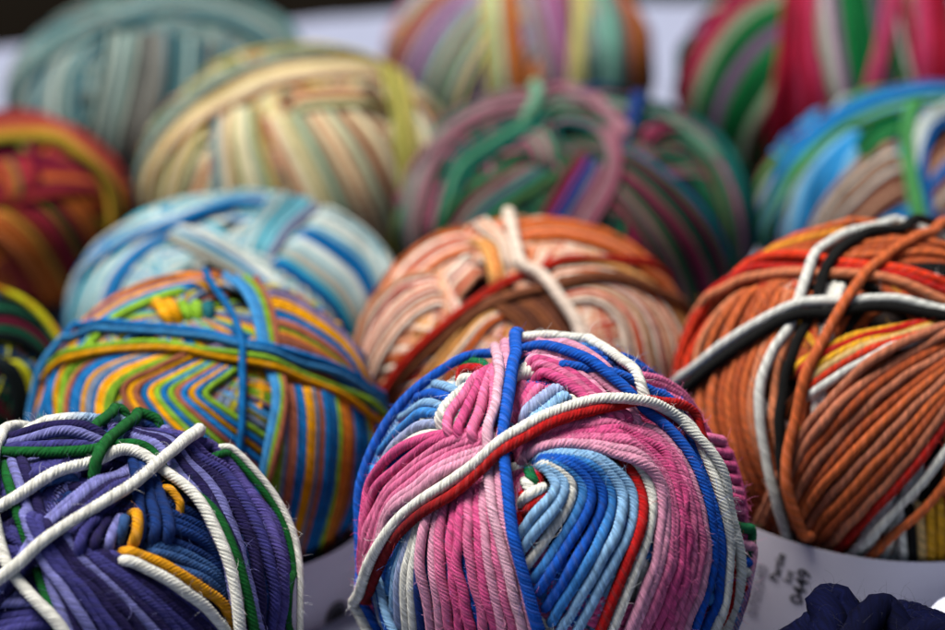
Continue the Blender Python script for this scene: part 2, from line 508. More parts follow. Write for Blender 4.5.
def ball_band(ball, px3, height, lift=.0021, thick=.00012, upright=False, rmin=0.0):
    "paper band: a ring in the plane through three picked points of the ball, hanging down from it"
    S = ball.S + 3.4 * ball.r + lift
    def hit(p):
        d = rays(p)[0]; o = (CAM - ball.C) / S; D = d / S
        A = D @ D; B = D @ o; Cc = o @ o - 1
        t = (-B - math.sqrt(max(B * B - A * Cc, 0))) / A
        return CAM + d * t
    a, b, c = [hit(p) for p in px3]
    n = norm(np.cross(b - a, c - a)); n = n if n[2] > 0 else -n
    if upright: n = np.array([0, 0, 1.0])
    e1 = norm(np.cross(n, [0, 1, 0])); e2 = np.cross(n, e1)
    w0 = (a - ball.C) @ n
    nt_, nv = 300, 22
    th = np.linspace(0, 2 * math.pi, nt_, endpoint=False)
    ws = w0 - np.linspace(0, height, nv)
    def radius(th_, w):
        e = np.cos(th_)[..., None] * e1 + np.sin(th_)[..., None] * e2
        D = e / S; O = n * np.asarray(w)[..., None] / S
        A = (D * D).sum(-1); B = (D * O).sum(-1); Cc = (O * O).sum(-1) - 1
        return (-B + np.sqrt(np.maximum(B * B - A * Cc, 0))) / A
    TH, WW = np.meshgrid(th, ws, indexing='ij')
    R_ = np.maximum(np.maximum.accumulate(radius(TH, WW), axis=1), rmin)
    def pt(th_, w, off=0.0):
        r_ = np.interp(w, ws[::-1], R_[int(round(th_ / (2 * math.pi) * nt_)) % nt_][::-1]) + off
        return ball.C + n * w + (math.cos(th_) * e1 + math.sin(th_) * e2) * r_
    Pout = ball.C + n * WW[..., None] + (np.cos(TH)[..., None] * e1 + np.sin(TH)[..., None] * e2) * R_[..., None]
    Pin = Pout - (np.cos(TH)[..., None] * e1 + np.sin(TH)[..., None] * e2) * thick
    V = np.concatenate([Pout.reshape(-1, 3), Pin.reshape(-1, 3)]) - ball.base
    M = nt_ * nv; Fc = []
    for i in range(nt_):
        k = (i + 1) % nt_
        for j in range(nv - 1):
            q = (i * nv + j, i * nv + j + 1, k * nv + j + 1, k * nv + j)
            Fc.append(q); Fc.append(tuple(M + x for x in q[::-1]))
        Fc.append((i * nv, k * nv, M + k * nv, M + i * nv))
        l = nv - 1
        Fc.append((i * nv + l, M + i * nv + l, M + k * nv + l, k * nv + l))
    ob = mesh_obj('paper_band', V, Fc, M_PAPER, ball.root, smooth=False)
    def uv(p):
        d = rays(p)[0]; t0_ = (hit(p) - CAM) @ d
        for t in np.linspace(t0_ - .03, t0_ + .02, 600):
            q = CAM + d * t - ball.C
            w_ = q @ n; th_ = math.atan2(q @ e2, q @ e1) % (2 * math.pi)
            if w_ < w0 and math.hypot(q @ e1, q @ e2) < np.interp(w_, ws[::-1], R_[int(th_ / (2 * math.pi) * nt_) % nt_][::-1]): break
        return math.atan2(q @ e2, q @ e1) % (2 * math.pi), q @ n
    def stick(name, V2, F2, p0, p1, mat, off=.0002):
        "lay a flat drawing on the band: origin at pixel p0, its x axis towards p1"
        (t0, w_0), (t1, w_1) = uv(p0), uv(p1)
        Rb = np.linalg.norm(pt(t0, w_0) - ball.C - n * w_0)
        ax = np.array([(t1 - t0) * Rb, w_1 - w_0]); ax /= np.linalg.norm(ax)
        # seen from outside with n up, increasing theta runs to one side: keep the drawing unmirrored
        cen = pt(t0, w_0); sgn = 1 if np.cross((pt(t0 + .01, w_0) - cen), n) @ (cen - ball.C) > 0 else -1
        ay = np.array([-ax[1], ax[0]]) * sgn
        out = []
        for x, y in V2:
            a_, b_ = x * ax + y * ay
            th_ = t0 + a_ / Rb; w = w_0 + b_
            f = (th_ / (2 * math.pi) * nt_); i0 = math.floor(f); fr = f - i0
            out.append(pt((i0 % nt_) * 2 * math.pi / nt_, w, off) * 0 + ball.C + n * w + (math.cos(th_) * e1 + math.sin(th_) * e2) * ((1 - fr) * np.interp(w, ws[::-1], R_[i0 % nt_][::-1]) + fr * np.interp(w, ws[::-1], R_[(i0 + 1) % nt_][::-1]) + off) - ball.base)
        return mesh_obj(name, out, F2, mat, ob, smooth=False)
    return ob, stick

def text_shape(txt, size, bold=0.0):
    cu = bpy.data.curves.new('lettering', 'FONT'); cu.body = txt; cu.size = size; cu.offset = bold; cu.resolution_u = 3
    o = bpy.data.objects.new('lettering', cu); col.objects.link(o)
    bpy.context.view_layer.update()
    me = bpy.data.meshes.new_from_object(o)
    V = [(v.co.x, v.co.y) for v in me.vertices]; Fc = [tuple(p.vertices) for p in me.polygons]
    bpy.data.objects.remove(o); bpy.data.curves.remove(cu); bpy.data.meshes.remove(me)
    return V, Fc

def disc_shape(r, r0=0.0, n=40, cx=0, cy=0):
    V = [(cx + math.cos(a) * r, cy + math.sin(a) * r) for a in np.linspace(0, 2 * math.pi, n, endpoint=False)]
    if r0:
        V += [(cx + math.cos(a) * r0, cy + math.sin(a) * r0) for a in np.linspace(0, 2 * math.pi, n, endpoint=False)]
        return V, [(i, (i + 1) % n, n + (i + 1) % n, n + i) for i in range(n)]
    return V + [(cx, cy)], [(i, (i + 1) % n, n) for i in range(n)]

FOCUS = .732; APERTURE = .0155; EXPOSURE = 0.62
G = 'balls of variegated yarn crowded on the white cloth'
# ================================================================== pink and blue ball, in focus
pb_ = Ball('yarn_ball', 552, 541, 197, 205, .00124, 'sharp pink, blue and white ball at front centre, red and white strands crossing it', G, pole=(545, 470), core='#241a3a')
D = dict(detail=2, pitch=.005)
pb_.winding(['mb', 'bl', 'lb', 'wh', 'pk', 'dp', 'lp', 'rd', 'dp', 'pk', 'nv', 'bl'], [(62, 1.0)], run=(2, 6), spread=1.15, **D)
pb_.band('strand_band', [(690, 425), (715, 437), (735, 452), (752, 490)], [(715, 495), (735, 503), (750, 518), (754, 545)], 7, 'pk,dp,dp,dp,pk,dp,pk', 'ox', 'pink coils at the right edge', **D)
pb_.band('strand_band', [(722, 510), (738, 520), (749, 534), (757, 556)], [(708, 592), (722, 604), (732, 620), (738, 648)], 8, 'gn,lp,bl,wh,rd,lv,mb,mb', 'ox', 'blue, white and red coils low on the right edge', **D)
pb_.band('strand_band', [(400, 528), (380, 560), (368, 590), (366, 645)], [(420, 505), (416, 545), (415, 580), (419, 645)], 7, 'bl,mb,lb,lv,wh,wh,nv', 'ox', 'blue to white strands at the lower left', **D)
pb_.band('strand_band', [(430, 490), (424, 515), (421, 560), (425, 600), (429, 645)], [(500, 430), (494, 470), (499, 520), (510, 580), (526, 645)], 10, 'lp,lp,pk,dp,dp,pk,dp,lp,pk,pk', 'ox', 'pink strands running straight down the front', jit=.2, **D)
pb_.band('strand_band', [(458, 386), (432, 381), (408, 392), (388, 412), (372, 442), (364, 480), (361, 520)], [(450, 434), (420, 438), (394, 454), (378, 476), (368, 505), (363, 545)], 7, 'lb,bl,lb,mb,lv,wh,bl', 'ox', 'light blue strands fanning to the left edge', r=.0012, **D)
pb_.band('strand_band', [(450, 369), (464, 359), (490, 355)], [(450, 392), (466, 381), (490, 373)], 4, 'gn,rd,wh,mb', 'ss', 'green, red and blue strands at the top left', **D)
pb_.band('strand_band', [(488, 374), (468, 384), (447, 403), (432, 428)], [(490, 380), (474, 395), (455, 415), (442, 436)], 2, 'wh,wh', 'os', 'thick white strands at the upper left', r=.0016, **D)
pb_.band('strand_band', [(456, 428), (425, 437), (395, 453), (372, 480), (364, 514), (361, 550)], [(492, 440), (455, 462), (420, 486), (388, 508), (374, 532), (365, 566)], 7, 'dp,dp,pk,pk,pk,lp,lp', 'ox', 'pink strands sweeping to the left edge', r=.0012, **D)
pb_.band('strand_band', [(486, 368), (470, 388), (453, 415), (450, 442)], [(494, 366), (492, 392), (487, 420), (482, 446)], 4, 'pk,dp,pk,pk', 'os', 'pink strands fanning down from the top', **D)
# blue chevron right of the middle
pb_.band('strand_band', [(517, 455), (526, 462), (530, 474), (540, 486)], [(514, 480), (520, 490), (530, 500), (540, 510)], 3, 'gn,wh,rd', 'ss', None, **D)
pb_.band('strand_band', [(514, 505), (524, 496), (537, 488), (545, 478)], [(522, 540), (535, 528), (548, 514), (558, 500)], 4, 'wh,rd,gn,wh', 'ss', None, **D)
ch_a = [(522, 452), (560, 449), (600, 455), (628, 475), (638, 500), (630, 535), (604, 582), (560, 668)]
ch_b = [(528, 458), (540, 462), (550, 470), (556, 482), (552, 492), (542, 505), (526, 524), (504, 548)]
pb_.band('strand_band', ch_b, ch_a, 9, 'lb,lb,wh,mb,bl,bl,mb,lb,lb', 'ss', 'blue chevron strands right of the vertical blue strand', jit=.08, **D)
pb_.line('strand', [(628, 455), (640, 475), (646, 500), (641, 530), (625, 572), (598, 640)], 'rd', 'ox', 'red strand beside the blue chevron', **D)
pb_.line('strand', [(634, 452), (649, 475), (655, 500), (651, 530), (636, 575), (610, 640)], 'wh', 'ox', 'white strand beside the blue chevron', **D)
pb_.band('strand_band', [(506, 437), (550, 420), (600, 412), (645, 416), (676, 440), (697, 480), (707, 520), (711, 550), (704, 590), (686, 645)],
         [(510, 456), (545, 440), (580, 440), (612, 448), (640, 462), (659, 485), (664, 515), (658, 555), (643, 600), (622, 645)], 9, 'lp,pk,pk,dp,dp,pk,pk,lp,lp', 'sx', 'broad pink band sweeping right and down', jit=.2, **D)
# top right
pb_.band('strand_band', [(516, 398), (524, 382), (540, 366)], [(518, 412), (540, 400), (560, 380)], 4, 'dp,pk,lp,pk', 'ss', 'short pink stubs at the top', **D)
pb_.band('strand_band', [(514, 412), (530, 402), (550, 390), (566, 378)], [(520, 418), (540, 408), (558, 396), (572, 384)], 2, 'lv,lb', 'ss', 'pale blue strands ending in the gap at the top', r=.0016, **D)
pb_.band('strand_band', [(520, 352), (560, 358), (595, 375), (625, 398), (650, 420)], [(530, 362), (556, 370), (580, 384), (600, 402), (620, 420)], 4, 'lp,dp,pk,dp', 'ss', 'pink strands over the top right', **D)
pb_.band('strand_band', [(526, 338), (565, 343), (600, 358), (630, 384), (650, 410)], [(526, 346), (562, 352), (590, 364), (615, 382), (640, 410)], 2, 'lp,lp', 'ss', 'pale pink strands behind the top', **D)
pb_.line('strand', [(650, 385), (668, 395), (684, 412), (696, 432)], 'bl', 'ox', 'blue strand end on the right shoulder', **D)
# loose crossing strands
pb_.line('crossing_strand', [(357, 610), (355, 565), (357, 520), (361, 482), (372, 440), (392, 408), (420, 375), (450, 354), (480, 344), (505, 343), (530, 346), (562, 353), (590, 365), (615, 382), (640, 402), (668, 424), (690, 455), (706, 495), (716, 535), (717, 565), (708, 600), (694, 645)], 'bl>bl>bl>bl>bl', 'xx', 'blue strand circling the ball', **D)
pb_.band('crossing_strand', [(495, 344), (501, 370), (497, 400), (489, 432), (486, 470), (494, 520), (508, 570), (526, 645)], [(506, 345), (507, 375), (505, 405), (498, 440), (498, 480), (505, 520), (517, 560), (534, 645)], 2, 'pp,lp', 'xx', 'pale pink strands beside the vertical blue one', **D)
pb_.line('crossing_strand', [(500, 341), (525, 331), (560, 333), (595, 345), (625, 365), (648, 392), (668, 402), (690, 425), (702, 448), (716, 482), (727, 522), (731, 552), (727, 590), (710, 645)], 'wh', 'sx', 'white strand arching over the top and down the right', **D)
pb_.line('crossing_strand', [(518, 335), (517, 350), (513, 375), (508, 400), (504, 430), (505, 460), (508, 490), (512, 520), (521, 560), (532, 600), (545, 650)], 'bl', 'xx', 'blue strand running down the middle', r=.0014, **D)
pb_.line('crossing_strand', [(366, 604), (371, 580), (384, 554), (398, 532), (430, 508), (465, 482), (500, 455), (530, 434), (560, 420), (590, 411), (620, 405), (648, 402), (672, 405), (690, 416), (700, 430)], 'dr>rd>rd>rd', 'sx', 'red strand crossing diagonally', r=.0012, **D)  # lower left end in darker red, the shade there put into the dye
pb_.line('crossing_strand', [(364, 655), (364, 628), (366, 602), (371, 574), (383, 545), (405, 512), (440, 487), (475, 463), (505, 442), (535, 422), (562, 409), (590, 403), (625, 405), (655, 409), (676, 418), (692, 436)], 'wh', 'xx', 'white strand crossing diagonally beside the red one', r=.0013, **D)
pb_.finish(14000, rad=.00003)

# ================================================================== purple ball, lower left
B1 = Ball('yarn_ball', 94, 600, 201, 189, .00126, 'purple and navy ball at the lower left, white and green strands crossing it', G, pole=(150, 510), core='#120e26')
B1.winding(['du', 'pu', 'lu', 'du', 'pu', 'du', 'nb', 'pu', 'du', 'lu', 'pu', 'du'], [(62, 1.0)], run=(2, 5), spread=1.1, **D)
B1.band('strand_band', [(-10, 431), (5, 428), (25, 424), (45, 421), (70, 418), (100, 416), (130, 417), (160, 424)], [(-10, 440), (8, 438), (28, 435), (50, 432), (75, 429), (105, 425), (130, 426), (160, 432)], 2, 'wh>pb>wh>pb>nb>nb,wh>pb>wh>sb>nb>nb', 'oo', 'white to blue strands along the back of the top', r=.0014, **D)
B1.band('strand_band', [(0, 462), (10, 500), (22, 540)], [(20, 462), (32, 492), (40, 520)], 3, 'gr,lu,du', 'ox', 'lavender strands at the left', **D)
B1.band('strand_band', [(5, 440), (40, 431), (80, 427), (120, 432), (160, 442)], [(8, 447), (45, 440), (85, 436), (120, 440), (150, 450)], 3, 'du,lu,pu', 'oo', 'purple strands lying across the top', **D)
B1.band('strand_band', [(20, 478), (45, 470), (72, 462)], [(26, 486), (50, 478), (80, 466)], 2, 'pu,sb', 'ss', None, **D)
B1.band('strand_band', [(142, 446), (158, 436), (178, 420)], [(160, 450), (180, 442), (201, 430)], 3, 'lu,du,lu', 'ss', 'short lavender loops at the top right', r=.00138, **D)
B1.band('strand_band', [(22, 548), (42, 520), (85, 484), (128, 455)], [(62, 535), (92, 514), (122, 490), (150, 468)], 6, 'lu,lu,du,pu,du,pu', 'oo', 'lavender strands slanting up to the right', **D)
B1.band('strand_band', [(18, 505), (36, 555), (70, 600), (100, 645)], [(98, 548), (132, 568), (172, 590), (215, 622), (240, 645)], 12, 'lu,pu,pu,du,du,lu,du,pu,pu,du,du,pu', 'sx', 'dark purple strands slanting down to the right', jit=.15, **D)
B1.band('strand_band', [(104, 510), (86, 532), (74, 562)], [(128, 502), (115, 528), (108, 554)], 3, 'pu,du,lu', 'ss', None, **D)
B1.band('strand_band', [(150, 492), (182, 498), (214, 512), (230, 535), (242, 565)], [(142, 556), (165, 562), (200, 575), (230, 592), (250, 622)], 8, 'nb,nb,nb,nb,nb,sb,sb,sb', 'sx', 'navy strands in the middle', **D)
B1.band('strand_band', [(142, 490), (144, 515), (143, 545)], [(164, 488), (170, 515), (172, 548)], 3, 'nb,nb,nb', 'os', 'short navy strands', r=.00138, **D)
B1.line('strand', [(128, 508), (125, 525), (121, 545)], 'sb', 'ss', **D)
B1.line('strand', [(158, 480), (172, 486), (184, 500), (190, 514)], 'yl', 'ss', 'upper yellow strand', r=.001, **D)
B1.line('strand', [(134, 502), (139, 515), (138, 534), (132, 553)], 'yl', 'ss', 'short yellow strand', **D)
B1.line('strand', [(112, 560), (140, 568), (175, 588), (208, 610), (240, 642)], 'wh', 'sx', 'white strand below the yellow one', **D)
B1.line('strand', [(116, 548), (138, 554), (168, 566), (202, 586), (230, 604), (252, 640)], 'yl', 'sx', 'yellow strand slanting down to the right', **D)
B1.band('strand_band', [(180, 462), (203, 490), (220, 530), (234, 570), (246, 645)], [(205, 446), (245, 470), (275, 510), (291, 560), (296, 600), (294, 645)], 7, 'lu,du,lu,du,pu,vu,vu', 'ox', 'purple strands curving down the right side', r=.0015, **D)
B1.line('crossing_strand', [(208, 450), (236, 468), (265, 503), (285, 543), (291, 590), (288, 645)], 'gr', 'sx', 'green strand along the right edge', r=.0009, **D)
B1.line('crossing_strand', [(212, 448), (241, 465), (270, 501), (289, 542), (295, 590), (293, 645)], 'wh', 'sx', 'white strand along the right edge', r=.0009, **D)
B1.line('crossing_strand', [(-20, 453), (0, 453), (40, 450), (80, 446), (110, 441), (135, 442), (155, 450), (173, 466), (195, 490), (217, 520), (233, 560), (244, 600), (250, 645)], 'gr', 'xx', 'green strand crossing the top and running down the right', **D)
B1.line('crossing_strand', [(-20, 514), (0, 506), (35, 488), (68, 470), (95, 457), (115, 447), (130, 447), (147, 455), (166, 470), (186, 488), (205, 515), (221, 550), (232, 590), (238, 645)], 'wh', 'xx', 'white strand bent over the top and running down the right', r=.00138, **D)
B1.line('crossing_strand', [(-6, 520), (-2, 545), (8, 572), (30, 597), (55, 622), (75, 650)], 'wh', 'xx', 'white strand running down the lower left', r=.00138, **D)
B1.line('crossing_strand', [(-12, 592), (12, 574), (50, 542), (90, 514), (135, 486), (160, 466), (185, 447), (208, 433)], 'wh', 'xs', 'white strand slanting up to the right', r=.00138, **D)
B1.line('crossing_strand', [(88, 424), (112, 416), (138, 418)], 'gr', 'ss', 'short green strand at the back', **D)
B1.line('crossing_strand', [(92, 472), (104, 448), (124, 427), (148, 415), (170, 410), (180, 410)], 'gr', 'ss', 'green strand hooked over the top', r=.0013, **D)
B1.finish(12000, rad=.00003)

# ================================================================== orange ball, right
B2 = Ball('yarn_ball', 868, 411, 200, 193, .00122, 'orange ball at the right with paired black and white strands crossing it', G, pole=(830, 350), core='#1c0d08')
D2 = dict(detail=2, pitch=.0052)
B2.winding(['do', 'og', 'bk', 'do', 'wh', 'bk', 'og', 're', 'ye', 'do', 'bk', 'do'], [(62, 1.0)], run=(2, 5), spread=1.1, **D2)
B2.band('strand_band', [(900, 505), (903, 530), (905, 570)], [(950, 490), (952, 530), (950, 570)], 6, 'gw,bk,pa,ye,ye,og', 'sx', 'white, black and yellow strands at the lower right', **D2)
B2.band('strand_band', [(735, 278), (705, 315), (686, 355), (680, 400), (690, 450), (712, 505), (730, 545)], [(798, 280), (780, 315), (764, 355), (756, 400), (762, 450), (778, 500), (795, 555)], 11, 'ro,so,og,do,og,do,og,do,og,so,og', 'sx', 'orange strands running down the left side', **D2)
B2.line('strand', [(792, 320), (780, 345), (770, 380), (769, 420), (776, 465), (790, 515), (802, 550)], 'so', 'sx', **D2)
B2.band('strand_band', [(786, 372), (815, 352), (850, 334), (885, 326)], [(800, 402), (832, 378), (872, 356), (930, 333)], 6, 'ye,re,ye,pa,ro,gw', 'so', 'yellow and red strands in the middle', **D2)
B2.band('strand_band', [(820, 400), (823, 425), (825, 440)], [(850, 380), (853, 400), (856, 415)], 4, 'so,bk,gw,bk', 'ss', None, **D2)
dg = ['sa', 'do', 'sa', 'do', 'og', 'sa', 'og', 'do', 'sa']
B2.band('strand_band', [(786, 460), (805, 430), (850, 380), (892, 350), (955, 322)], [(826, 552), (868, 505), (905, 465), (955, 398)], 10, ','.join(dg), 'ox', 'rust orange strands slanting up to the right', jit=.1, **D2)
B2.band('strand_band', [(836, 556), (875, 512), (912, 472), (955, 415)], [(862, 566), (900, 530), (930, 502), (960, 465)], 3, 're,gw,og', 'xx', 'red, white and orange strands at the lower right', **D2)
B2.band('strand_band', [(742, 268), (790, 240), (850, 222), (900, 218), (960, 226)], [(738, 280), (775, 258), (850, 250), (920, 250), (960, 262)], 6, 'og,ye>og,do,og,do,og', 'xx', 'orange strands over the top', **D2)
B2.band('strand_band', [(722, 292), (755, 264), (800, 256), (850, 258), (900, 266), (955, 284)], [(716, 300), (750, 276), (795, 268), (850, 270), (900, 280), (955, 300)], 3, 'ro,re,so', 'xx', 'red and salmon strands across the top', r=.0013, **D2)
B2.line('crossing_strand', [(960, 226), (935, 220), (905, 220), (869, 227), (835, 239), (814, 258), (803, 282), (794, 304), (785, 330), (771, 354), (761, 385), (760, 420), (766, 460), (777, 500), (792, 550)], 'gw', 'xx', 'white strand curving over the top and down the left', r=.0013, **D2)
B2.line('crossing_strand', [(960, 236), (930, 227), (905, 226), (872, 232), (842, 247), (823, 272), (812, 300), (802, 322), (790, 350), (780, 385), (777, 420), (781, 460), (792, 505), (810, 558)], 'bk', 'xx', 'black strand curving over the top and down the left', r=.00135, **D2)
B2.line('crossing_strand', [(668, 410), (682, 394), (705, 373), (735, 350), (768, 328), (800, 316), (830, 311), (870, 304), (905, 307), (960, 322)], 'bk', 'xx', 'black strand slanting across the middle', r=.0014, **D2)
B2.line('crossing_strand', [(664, 400), (676, 384), (700, 364), (735, 337), (768, 317), (798, 305), (825, 300), (852, 297), (882, 296), (912, 300), (960, 312)], 'gw', 'xx', 'white strand slanting across the middle', r=.0013, **D2)
B2.line('crossing_strand', [(960, 230), (935, 234), (912, 242), (888, 256), (866, 275), (850, 296), (834, 322), (819, 350), (804, 382), (795, 420), (789, 450), (790, 480), (799, 510), (812, 540)], 'og', 'xs', 'loose orange strand running down the front', r=.00135, **D2)
B2.finish(8000, rad=.00003)
ob, stick = ball_band(B2, [(757, 529), (835, 553), (943, 562)], .034)
V2, F2 = text_shape('Partie', .0033, .00006); stick('printed_text', V2, F2, (778, 583), (786.5, 554), M_INK)
V2, F2 = text_shape('lot', .0031, .00004); stick('printed_text', V2, F2, (791, 584), (798, 562), M_INK)
V2, F2 = text_shape('0449', .0047, .00008); stick('printed_number', V2, F2, (802, 606), (815, 562), M_INK)
V2, F2 = text_shape('0705540', .0040, .00005); stick('printed_number', V2, F2, (757, 618), (767, 575), M_GREY_INK)

# ================================================================== rainbow striped ball
B3 = Ball('yarn_ball', 210, 430, 175, 157, .00092, 'blue, yellow, green and brown striped ball behind the purple one', G, pole=(185, 305), core='#16222a')
D1 = dict(detail=1, pitch=.005)
RB = ['rb', 'rg', 'ry', 'rbr', 'rb', 'rgr', 'rol', 'rs', 'rbr', 'rg', 'ry', 'rb']
B3.winding(RB, [(63, 1.0)], run=(1, 3), **D1)
B3.band('strand_band', [(46, 352), (75, 320), (110, 296), (150, 280), (190, 272), (235, 272)], [(80, 348), (105, 322), (135, 306), (160, 296), (185, 290)], 8, 'rbr,ror,rpu,ry,rb,rs,rg,rg', 'xs', 'striped strands around the top left', **D1)
B3.band('strand_band', [(150, 300), (158, 306), (165, 316), (175, 322)], [(200, 300), (206, 304), (208, 312), (205, 320)], 5, 'ry,ry,rg,rg,rt', 'ss', 'yellow and green strand ends in the hollow', r=.0016, **D1)
lv_a = [(240, 345), (150, 342), (85, 350), (55, 362), (44, 385), (43, 430), (52, 510)]
lv_b = [(262, 420), (240, 400), (215, 378), (170, 380), (135, 395), (125, 430), (135, 520)]
B3.band('strand_band', [(150, 340), (90, 350), (58, 362), (46, 385), (44, 430), (52, 520)], [(205, 350), (160, 362), (125, 380), (110, 400), (110, 440), (120, 520)], 12, 'rb,ry,rg,rbr,rb,rb,ry,rgr,rb,ry,rg,rg', 'sx', 'striped strands turning down the left side', **D1)
B3.band('strand_band', [(200, 352), (160, 368), (122, 390), (135, 420), (170, 460), (220, 520)], [(245, 362), (225, 378), (205, 396), (225, 412), (250, 428), (285, 450)], 14, 'rbr,ry,rbr,rb,ry,rg,rb,rg,rbr,rb,ry,rb,rg,ry', 'sx', 'striped chevron strands in the middle', **D1)
B3.band('strand_band', [(276, 372), (280, 420), (275, 480), (262, 560)], [(372, 390), (378, 440), (370, 500), (345, 570)], 17, 'rg,rgr,rbr,rb,rb,ry,rgr,rbr,rb,rb,rg,ror,rbr,rb,rb,rg,ror', 'sx', 'striped strands running down the right side', **D1)
B3.band('strand_band', [(262, 285), (300, 300), (345, 335), (375, 380)], [(275, 345), (310, 358), (345, 378), (368, 400)], 11, 'rpu,ry,ry,rb,rb,rbr,rg,ror,rbr,rpu,rb', 'sx', 'striped strands at the upper right', **D1)
B3.band('strand_band', [(222, 272), (248, 292), (262, 330), (272, 370), (276, 400), (268, 450)], [(250, 270), (268, 296), (278, 330), (284, 370), (284, 410), (274, 460)], 7, 'rs,rs,rgr,rg,rg,rbr,rg', 'sx', 'green and blue strands looping over the top', **D1)
B3.band('strand_band', [(200, 338), (250, 345), (285, 352)], [(210, 350), (250, 358), (285, 368)], 3, 'rpu,rs,rbr', 'ss', None, **D1)
B3.band('crossing_strand', [(40, 372), (62, 358), (100, 350), (150, 345), (200, 350), (250, 358), (300, 372), (345, 388), (385, 415)], [(42, 380), (64, 364), (100, 355), (150, 351), (200, 356), (250, 364), (300, 378), (340, 394), (382, 422)], 2, 'rg,ry', 'xx', 'yellow and green strands wrapped across', r=.0009, **D1)
B3.band('crossing_strand', [(38, 358), (62, 335), (95, 324), (150, 324), (200, 330), (240, 342), (300, 356), (350, 374), (385, 398)], [(40, 362), (65, 341), (98, 330), (150, 330), (200, 336), (240, 347), (300, 362), (348, 380), (384, 405)], 2, 'rb,rs', 'xx', 'blue strands wrapped across', r=.0009, **D1)
B3.line('crossing_strand', [(203, 272), (222, 296), (235, 318), (242, 350), (243, 400), (241, 440), (236, 490)], 'rb', 'sx', 'thin blue strand running down the middle', r=.0010, **D1)
B3.finish(1500)
ob, stick = ball_band(B3, [(250, 575), (301, 577), (325, 562)], .030, upright=True, rmin=.0405)
V2, F2 = disc_shape(.0040); stick('emblem', V2, F2, (336, 616), (345, 614), M_INK)
V2, F2 = disc_shape(.0032, .0029); stick('emblem_ring', V2, F2, (336, 616), (345, 614), M_GREY_INK, .0003)

# ================================================================== salmon ball
B4 = Ball('yarn_ball', 527, 360, 170, 145, .00085, 'salmon, cream and brown ball directly behind the pink one', G, pole=(515, 285), core='#3a1a12')
SP = ['cs', 'cw', 'co', 'cw', 'cs', 'cr', 'cw', 'cp', 'cs', 'ct', 'cw', 'cb']
B4.winding(SP, [(66, 1.0)], run=(1, 3), **D1)
B4.band('strand_band', [(465, 226), (425, 238), (395, 262), (372, 295)], [(480, 246), (445, 258), (420, 274), (396, 292)], 9, 'cb,co,cw,cr,cs,cr,cw,co,cp', 'sx', 'salmon strands at the upper left', **D1)
B4.band('strand_band', [(436, 272), (400, 280), (375, 302), (360, 332), (352, 380)], [(447, 302), (418, 314), (395, 336), (375, 370), (365, 410)], 12, 'cs,cw,cr,cw,co,cw,cr,cw,cb,cw,co,cw', 'sx', 'cream and red strands on the left side', **D1)
B4.band('strand_band', [(470, 250), (452, 268), (436, 282)], [(482, 266), (466, 286), (450, 304)], 6, 'cw,cr,cw,cs,cr,cs', 'ss', None, **D1)
B4.band('strand_band', [(458, 242), (476, 242), (486, 262), (490, 285)], [(476, 234), (494, 246), (500, 268), (502, 285)], 5, 'ct,ct,co,ct,ct', 'ss', 'light orange strands near the top', **D1)
B4.band('strand_band', [(460, 228), (500, 220), (560, 220), (620, 238), (668, 272)], [(530, 238), (570, 238), (620, 252), (655, 275)], 9, 'co,cb,co,co,cs,cr,co,cb,co', 'sx', 'orange strands around the back of the top', **D1)
B4.band('strand_band', [(545, 262), (610, 262), (660, 285), (690, 325), (700, 370)], [(560, 302), (595, 302), (620, 322), (630, 360)], 18, 'ct,cb,cw,co,cw,cd,cs,cw,cr,cw,cb,ct,cw,cr,co,cw,cb,cw', 'sx', 'pale strands turning down the right side', **D1)
B4.band('strand_band', [(445, 350), (475, 318), (512, 303)], [(470, 350), (490, 325), (520, 312)], 4, 'ct,ct,cw,co', 'xs', None, **D1)
B4.band('strand_band', [(488, 305), (515, 325), (530, 350)], [(520, 285), (555, 300), (580, 330)], 5, 'cb,cd,cb,cd,cb', 'sx', 'brown strands in the middle', **D1)
B4.band('crossing_strand', [(425, 345), (465, 312), (510, 292), (560, 280), (620, 276), (680, 300)], [(430, 352), (470, 320), (512, 300), (560, 287), (620, 282), (680, 306)], 3, 'cb,cd,cb', 'xx', 'brown strands wrapped across', **D1)
B4.band('strand_band', [(472, 224), (496, 238), (505, 268)], [(482, 220), (503, 236), (512, 268)], 3, 'cw,cs,cw', 'ss', 'cream strands near the top', **D1)
B4.band('crossing_strand', [(420, 345), (452, 317), (485, 290), (520, 270), (560, 260), (605, 256), (650, 262)], [(424, 348), (455, 320), (488, 294), (520, 274), (560, 264), (605, 260), (650, 266)], 2, 'cr,cr', 'xx', 'red strands wrapped across', r=.0007, **D1)
B4.line('crossing_strand', [(507, 210), (510, 225), (515, 245), (522, 268), (540, 278), (558, 300), (575, 325), (585, 350)], 'cw', 'sx', 'white strand standing up at the top', r=.0017, lift=.0008, **D1)
B4.finish(600)

